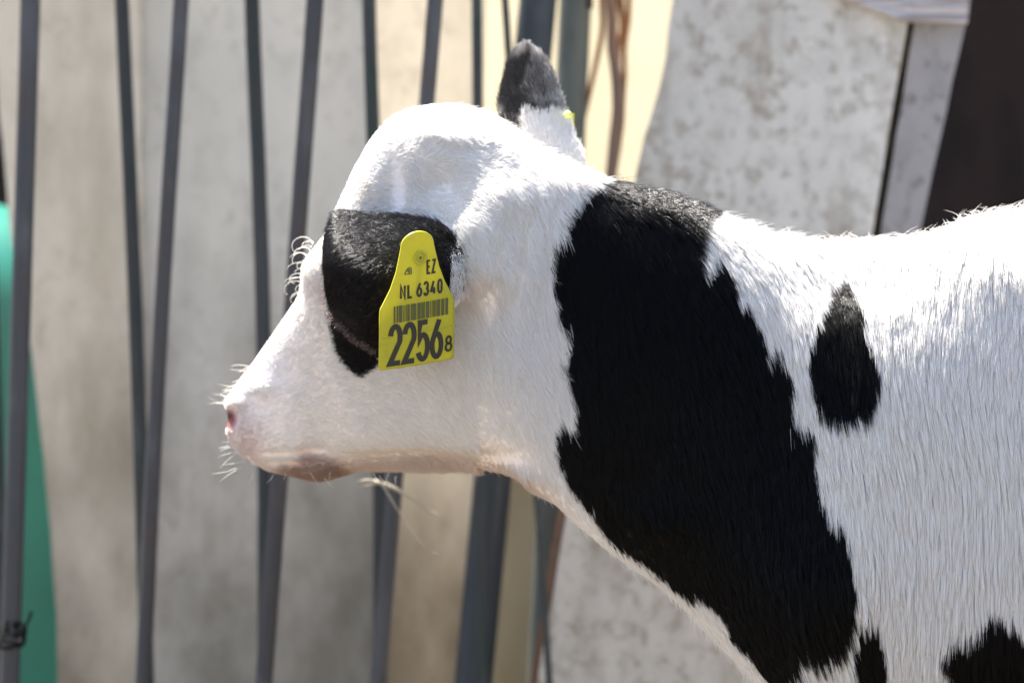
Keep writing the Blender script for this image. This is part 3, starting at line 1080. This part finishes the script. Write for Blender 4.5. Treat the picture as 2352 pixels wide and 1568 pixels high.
# fur material
t = NT('calf_coat')
at = t.n('ShaderNodeAttribute', attribute_name='coat')
t.l(at.outputs['Color'], t.b.inputs['Base Color'])
t.b.inputs['Roughness'].default_value = .5
t.b.inputs['Specular IOR Level'].default_value = .25
tr = t.n('ShaderNodeBsdfTranslucent'); t.l(at.outputs['Color'], tr.inputs[0])
mx = t.n('ShaderNodeMixShader'); mx.inputs[0].default_value = .30
t.l(t.b.outputs[0], mx.inputs[1]); t.l(tr.outputs[0], mx.inputs[2])
hp = t.n('ShaderNodeBsdfPrincipled')
t.l(at.outputs['Color'], hp.inputs['Base Color'])
hp.inputs['Roughness'].default_value = .33
at2 = t.n('ShaderNodeAttribute', attribute_name='sheen_gain')
t.l(at2.outputs['Fac'], hp.inputs['Specular IOR Level'])
mt = t.n('ShaderNodeMath', operation='LESS_THAN'); mt.inputs[1].default_value = .06
sp = t.n('ShaderNodeSeparateColor'); t.l(at.outputs['Color'], sp.inputs[0]); t.l(sp.outputs[0], mt.inputs[0])
mx2 = t.n('ShaderNodeMixShader')
t.l(mt.outputs[0], mx2.inputs[0]); t.l(mx.outputs[0], mx2.inputs[1]); t.l(hp.outputs[0], mx2.inputs[2])
t.l(mx2.outputs[0], t.out.inputs[0])
M['coat'] = t.m


def hair_object(name, pts, rad, rgb, parent, sheen=None):
    N, S = pts.shape[:2]
    hc = bpy.data.hair_curves.new(name)
    hc.add_curves([S] * N)
    hc.attributes['position'].data.foreach_set('vector', pts.astype(np.float32).ravel())
    ra = hc.attributes.get('radius') or hc.attributes.new('radius', 'FLOAT', 'POINT')
    ra.data.foreach_set('value', rad.astype(np.float32).ravel())
    c = hc.attributes.new('coat', 'FLOAT_COLOR', 'CURVE')
    c.data.foreach_set('color', np.c_[rgb, np.ones(N)].astype(np.float32).ravel())
    sh = hc.attributes.new('sheen_gain', 'FLOAT', 'CURVE')
    sh.data.foreach_set('value', (np.full(N, .2) if sheen is None else sheen).astype(np.float32))
    hc.materials.append(M['coat'])
    o = bpy.data.objects.new(name, hc)
    COL.objects.link(o)
    o.parent = parent
    return o


hair_object('fur', np.concatenate(STR), np.concatenate(RAD), np.concatenate(CLR), calf, np.concatenate(SHN))

# whiskers of the muzzle
W = []
def whisk(px, py, dep, dx, dy, L, bow=.15):
    t_ = np.linspace(0, 1, SEG)
    a = math.atan2(dy, dx)
    pts = [P(px + L * s * math.cos(a + bow * s), py + L * s * math.sin(a + bow * s), dep * K) for s in t_]
    W.append(pts)
for i in range(18):
    f = random.random()
    x = 520 + 55 * f; y = 935 - 95 * f
    whisk(x, y, 240 + random.uniform(-20, 60), -1, random.uniform(-.9, .35), random.uniform(22, 52), random.uniform(-.5, .5))
for i in range(9):
    whisk(545 + random.uniform(0, 20), 1010 + random.uniform(0, 70), 230, -1, random.uniform(-.1, .6), random.uniform(30, 66), random.uniform(-.3, .3))
for i in range(12):
    x = random.uniform(570, 960)
    whisk(x, 1088 + random.uniform(-6, 10), 180, random.uniform(-.4, .8), 1, random.uniform(14, 34), random.uniform(-.4, .4))
W = np.array(W)
hair_object('whiskers', W, np.full((len(W), SEG), .00013) * np.array([1, 1, .9, .8, .6, .3])[None], np.tile(np.array([.8, .77, .7]), (len(W), 1)), calf)
# pale curled lashes over the brow
Ls = []
S2 = 16
for i in range(16):
    f = min(1, max(0, i / 15 + random.uniform(-.06, .06)))
    x0, y0 = 722 - 12 * math.sin(f * 3.1) - 16 * f, 552 + 128 * f
    r = random.uniform(9, 27)
    a0 = random.uniform(-.6, .4)
    turn = random.uniform(2.4, 5.6)
    tilt = random.uniform(.4, .95)
    pts = []
    for s in np.linspace(0, 1, S2):
        a = .3 + a0 - s * turn
        rr = r * (1 - .35 * s)
        pts.append(P(x0 - r * 1.05 + rr * math.cos(a) - 8 * s, y0 + rr * tilt * math.sin(a) + 10 * s, (130 + random.uniform(-1, 1) + 30 * s) * K))
    Ls.append(pts)
parts = [tube(smooth_path(p_, 22), np.linspace(.00024, .00010, 22), 6) for p_ in Ls]
M['lash'] = simple('pale_lash', (.8, .77, .70), .5)
mesh('eyelashes', *join(parts), M['lash'], calf)

# eye, mostly behind the ear
def ball(c, r, n=24):
    V, F = lathe([(max(1e-5, r * math.sin(a)), -r * math.cos(a)) for a in np.linspace(0.02, math.pi - .02, n)], 32)
    return [(c[0] + a, c[1] + b, c[2] + d) for a, b, d in V], F
M['eye'] = simple('dark_eye', (.006, .004, .003), .08)
mesh('eye', *ball(P(778, 668, 92 * K), 44 * K), M['eye'], calf)

# ------------------------------------------------------------------ ear tag
t = NT('yellow_tag_plastic')
n1 = t.noise(t.coords(), 40, 4)
yc_ = t.mix(t.ramp(n1, [(.35, 0), (.7, 1)]), (.44, .42, .022), (.51, .485, .03))
yc_ = t.mix(t.ramp(t.noise(t.coords(), 130, 6, .65), [(.56, 0), (.70, .45)]), yc_, (.30, .27, .05))
yc_ = t.mix(t.ramp(t.noise(t.coords((1, 1, .2)), 60, 5, .6), [(.60, 0), (.72, .35)]), yc_, (.24, .20, .06))
t.l(yc_, t.b.inputs['Base Color'])
t.b.inputs['Roughness'].default_value = .38
t.translucent((.70, .64, .03), .2)
M['tag'] = t.m
M['ink'] = simple('tag_ink', (.016, .017, .014), .5)
M['bars'] = simple('tag_barcode_ink', (.07, .078, .024), .5)
M['crease'] = simple('tag_crease', (.36, .33, .02), .6)
M['logo'] = simple('tag_logo_ink', (.10, .11, .03), .5)

bl_ = np.array(P(874, 851, -255 * K)); br_ = np.array(P(1041, 823, -165 * K))
ub = np.array([167., 90., 28.]) * K       # along the tag (x, depth, z)
vb = np.array([3., -93., 299.]) * K       # up the tag
orig = np.array(P(957.5, 837, -268 * K))  # middle of the lower edge
vb = vb - ub * np.dot(ub, vb) / np.dot(ub, ub)
nb = np.cross(ub, vb); nb /= np.linalg.norm(nb)
if nb[1] > 0: nb = -nb                     # towards the viewer


def TP(a, b, h=0.0):
    """a: -0.5..0.5 across, b: 0..1 up the tag, h: metres proud"""
    bow = .0016 * (1 - (2 * a) ** 2) + .0012 * math.sin(b * 3.1)
    return orig + ub * a + vb * b + nb * (h + bow)


prof = [(0.0, .5), (.02, .5), (.40, .497), (.46, .49), (.475, .475), (.60, .36), (.72, .285), (.85, .232), (.90, .215), (.94, .185), (.97, .135), (.99, .075), (1.0, .0)]
bs = np.concatenate([np.linspace(0, .94, 60), np.linspace(.945, 1, 24)])
hw = np.interp(bs, [p_[0] for p_ in prof], [p_[1] for p_ in prof])
hw = np.where(bs > .9, .215 * np.sqrt(np.clip(1 - ((bs - .9) / .1) ** 2, 0, 1)), hw)
hw = np.where(bs < .02, .5 - .02 * (1 - bs / .02) ** 2, hw)
nc = 24
V, F = [], []
TH = .0016
for side in (0, 1):
    for b, w_ in zip(bs, hw):
        for j in range(nc + 1):
            a = (2 * j / nc - 1) * max(w_, .002)
            e_ = min(1, (1 - abs(2 * j / nc - 1)) * 8 + .35)
            V.append(TP(a, b, (0 if side == 0 else -TH) + (-.0005 * (1 - e_) if side == 0 else .0003 * (1 - e_))))
m2 = len(bs) * (nc + 1)
w1 = nc + 1
for i in range(len(bs) - 1):
    for j in range(nc):
        a = i * w1 + j
        F.append((a, a + 1, a + w1 + 1, a + w1)); F.append((m2 + a, m2 + a + w1, m2 + a + w1 + 1, m2 + a + 1))
    a = i * w1; F.append((a, a + w1, m2 + a + w1, m2 + a))
    a = i * w1 + nc; F.append((a, m2 + a, m2 + a + w1, a + w1))
for j in range(nc):
    F.append((j, m2 + j, m2 + j + 1, j + 1))
    a = (len(bs) - 1) * w1 + j; F.append((a, a + 1, m2 + a + 1, m2 + a))
tg = empty('ear_tag')
mesh('plate', V, F, M['tag'], tg)


# lettering: stroke glyphs, unit box 0..1 wide 0..1 high
def arc(cx, cy, rx, ry, a0, a1, n=14):
    return [(cx + rx * math.cos(R(a)), cy + ry * math.sin(R(a))) for a in np.linspace(a0, a1, n)]


GL = {
 '2': [arc(.5, .70, .42, .30, 170, -25) + [(.06, .0), (.95, .0)]],
 '5': [[(.88, 1), (.20, 1), (.14, .52)] + arc(.46, .33, .44, .33, 118, -155, 18)],
 '6': [[(.72, 1), (.12, .46)], arc(.5, .31, .42, .31, 0, 360, 24)],
 '8': [arc(.5, .75, .34, .25, 0, 360, 20), arc(.5, .26, .42, .27, 0, 360, 22)],
 '3': [arc(.47, .75, .38, .25, 165, -85, 16), arc(.47, .27, .42, .27, 88, -165, 18)],
 '4': [[(.62, 1), (.06, .24), (.98, .24)], [(.70, .50), (.70, 0)]],
 '0': [arc(.5, .70, .38, .30, 0, 180, 14) + arc(.5, .30, .38, .30, 180, 360, 14) + [(.88, .70)]],
 'N': [[(.08, 0), (.08, 1), (.90, 0), (.90, 1)]],
 'L': [[(.12, 1), (.12, 0), (.88, 0)]],
 'E': [[(.90, 1), (.12, 1), (.12, 0), (.92, 0)], [(.12, .52), (.80, .52)]],
 'Z': [[(.08, 1), (.90, 1), (.06, 0), (.94, 0)]],
}


def stroke(pts, w, asp):
    """thick poly-line in glyph units scaled to (x*asp) ; returns quads 2-D with mitres"""
    p = np.array(pts, float)
    seg = np.diff(p, axis=0)
    L = np.linalg.norm(seg, axis=1)
    p = p[np.r_[True, L > 1e-6]]
    seg = np.diff(p, axis=0); seg /= np.linalg.norm(seg, axis=1)[:, None]
    nn_ = np.stack([-seg[:, 1], seg[:, 0]], 1)
    out = []
    closed = np.linalg.norm(p[0] - p[-1]) < 1e-3
    for i in range(len(p)):
        if i == 0: a = nn_[-1] if closed else nn_[0]; b = nn_[0]
        elif i == len(p) - 1: a = nn_[-1]; b = nn_[0] if closed else nn_[-1]
        else: a, b = nn_[i - 1], nn_[i]
        mm = a + b
        mm /= np.linalg.norm(mm) + 1e-9
        mm /= max(.35, np.dot(mm, b))
        out.append((p[i] + mm * w / 2, p[i] - mm * w / 2))
    return out


def text_geo(txt, a0, b0, wa, hb, gap, wk, h=.00035, slant=0.0):
    """a0,b0 lower left on the tag; wa glyph width, hb glyph height (tag units); wk stroke in metres"""
    parts = []
    Lu, Lv = np.linalg.norm(ub), np.linalg.norm(vb)
    x = a0
    for ch in txt:
        if ch == ' ':
            x += wa * .45; continue
        for gl in GL[ch]:
            pm = [((gx * wa) * Lu, (gy * (hb - wk / Lv) + wk / Lv / 2) * Lv) for gx, gy in gl]
            o = stroke(pm, wk, 1)
            V = []
            for l_, r2 in o:
                for c_ in (l_, r2):
                    V.append(TP(x + c_[0] / Lu + slant * (c_[1] / Lv), b0 + c_[1] / Lv, h))
            F = [(2 * i, 2 * i + 1, 2 * i + 3, 2 * i + 2) for i in range(len(o) - 1)]
            parts.append((V, F))
        x += wa + gap
    return parts


def px2ab(px, py):
    """tag-face position seen at a photo point (linear solve in the plane of the face)"""
    A = np.array([[ub[0] / K, vb[0] / K], [-ub[2] / K, -vb[2] / K]])
    s_ = (CAM_D + orig[1]) / CAM_D
    r = np.linalg.solve(A * 1.0, np.array([(px - 957.5) * s_, (py - 837) * s_]))
    return r


def line_of(txt, p0, p1, hpx, wk, name, mat, wfrac=.72):
    """text whose lower-left is at p0 and lower-right at p1 (photo units on the tag)"""
    a0, b0 = px2ab(*p0); a1, b1 = px2ab(*p1)
    _, bt = px2ab(p0[0], p0[1] - hpx)
    n = sum(.45 if c == ' ' else 1 for c in txt)
    k = sum(c != ' ' for c in txt)
    tot = a1 - a0
    wa = tot / (n + (k - 1) * (1 - wfrac) / wfrac)
    gap = wa * (1 - wfrac) / wfrac
    parts = text_geo(txt, a0, (b0 + b1) / 2, wa, bt - b0, gap, wk)
    mesh(name, *join(parts), mat, tg, False)


line_of('2256', (893, 840), (1012, 822), 97, 12.5 * K, 'lettering', M['ink'], .80)
line_of('8', (1020, 808), (1036, 805), 38, 6 * K, 'lettering', M['ink'])
line_of('NL 6340', (917, 686), (1012, 672), 34, 5.6 * K, 'lettering', M['ink'], .66)
line_of('EZ', (977, 628), (997, 626), 33, 5 * K, 'lettering', M['ink'], .70)
# barcode
a0, b0 = px2ab(902, 741); a1, b1 = px2ab(1026, 719)
_, bt = px2ab(902, 703)
parts = []
x = 0.0
rb = random.Random(3)
while x < .985:
    w_ = rb.choice([.018, .03, .045, .06])
    w_ = min(w_, 1 - x)
    aa, ab = a0 + (a1 - a0) * x, a0 + (a1 - a0) * (x + w_)
    bm = (b0 + b1) / 2
    parts.append(([TP(aa, bm, .00035), TP(ab, bm, .00035), TP(ab, bm + bt - b0, .00035), TP(aa, bm + bt - b0, .00035)], [(0, 1, 2, 3)]))
    x += w_ + rb.choice([.008, .012, .02])
mesh('barcode', *join(parts), M['bars'], tg, False)
# small stacked emblem at the left
parts = []
for (x0, y0, x1, y1, w_) in [(926, 629, 934, 615, 3), (934, 615, 937, 629, 3), (927, 629, 942, 627, 2.4), (931, 622, 942, 620, 2.4), (934, 615, 941, 614, 3), (941, 614, 942, 627, 3), (937, 617, 938, 628, 2.4)]:
    q0, q1 = px2ab(x0, y0), px2ab(x1, y1)
    Lu, Lv = np.linalg.norm(ub), np.linalg.norm(vb)
    o = stroke([(q0[0] * Lu, q0[1] * Lv), (q1[0] * Lu, q1[1] * Lv)], w_ * K, 1)
    parts.append(([TP(c_[0] / Lu, c_[1] / Lv, .0003) for pr in o for c_ in pr], [(0, 1, 3, 2)]))
mesh('emblem', *join(parts), M['logo'], tg, False)
# crease lines
parts = []
for (x0, y0, x1, y1, w_) in [(876, 776, 898, 775, 1.8), (1016, 751, 1045, 745, 3), (960, 760, 1016, 751, 1.2)]:
    q0, q1 = px2ab(x0, y0), px2ab(x1, y1)
    o = stroke([(q0[0] * Lu, q0[1] * Lv), (q1[0] * Lu, q1[1] * Lv)], w_ * K, 1)
    parts.append(([TP(c_[0] / Lu, c_[1] / Lv, .0002) for pr in o for c_ in pr], [(0, 1, 3, 2)]))
for q_ in parts:
    mesh('crease', *q_, M['crease'], tg, False)
# stud
qa, qb = px2ab(962, 591)
Lu, Lv = np.linalg.norm(ub), np.linalg.norm(vb)
V, F = [], []
rings = [(17, .0001), (16.5, .0012), (14, .0014), (12.5, .0012), (11, .0001), (10, .0003), (6.5, .0004), (5, .0008), (3.6, .0008), (3.2, -.0004)]
for r_, h in rings:
    for j in range(28):
        a = 2 * math.pi * j / 28
        V.append(TP(qa + r_ * K * math.cos(a) / Lu, qb + r_ * K * math.sin(a) / Lv, h))
for i in range(len(rings) - 1):
    for j in range(28):
        F.append((i * 28 + j, i * 28 + (j + 1) % 28, (i + 1) * 28 + (j + 1) % 28, (i + 1) * 28 + j))
mesh('stud', V, F, M['tag'], tg)
v, f = tube([TP(qa, qb, -.0003), TP(qa, qb, -.020)], .0016, 12)
mesh('pin', v, f, M['crease'], tg)
v, f = tube([TP(qa, qb, -.0001), TP(qa, qb, .00035)], 4.6 * K, 12)
mesh('pin_hole', v, f, M['logo'], tg)
tag(tg, 'yellow ear tag reading NL 6340 2256 hanging from the near black ear', 'ear tag')

# tag behind the far ear: only its edge shows
ft = empty('ear_tag')
c0 = np.array(P(1262, 275, 150 * K))
V, F = [], []
for sd in (0, 1):
    for b, w_ in zip(bs, hw):
        for j in range(9):
            a = (j / 4 - 1) * max(w_, .01)
            ang_ = R(62)
            lx, ly = a * .050, b * -.085
            V.append(c0 + np.array([lx * math.cos(ang_) + .006, lx * math.sin(ang_) + (.0016 if sd else 0) + .02, .006 + ly + .0]) )
F = []
m3 = len(bs) * 9
for i in range(len(bs) - 1):
    for j in range(8):
        a = i * 9 + j
        F.append((a, a + 1, a + 10, a + 9)); F.append((m3 + a, m3 + a + 9, m3 + a + 10, m3 + a + 1))
    a = i * 9; F.append((a, a + 9, m3 + a + 9, m3 + a)); a = i * 9 + 8; F.append((a, m3 + a, m3 + a + 9, a + 9))
mesh('plate', [tuple(q) for q in V], F, M['tag'], ft)
v, f = ball(P(1304, 264, 108 * K), 9.5 * K, 14)
M['tag_pale'] = simple('pale_yellow_stud', (.72, .74, .22), .4)
mesh('stud', v, f, M['tag_pale'], ft)
tag(ft, 'small yellow ear tag edge peeking out behind the upright far ear', 'ear tag')
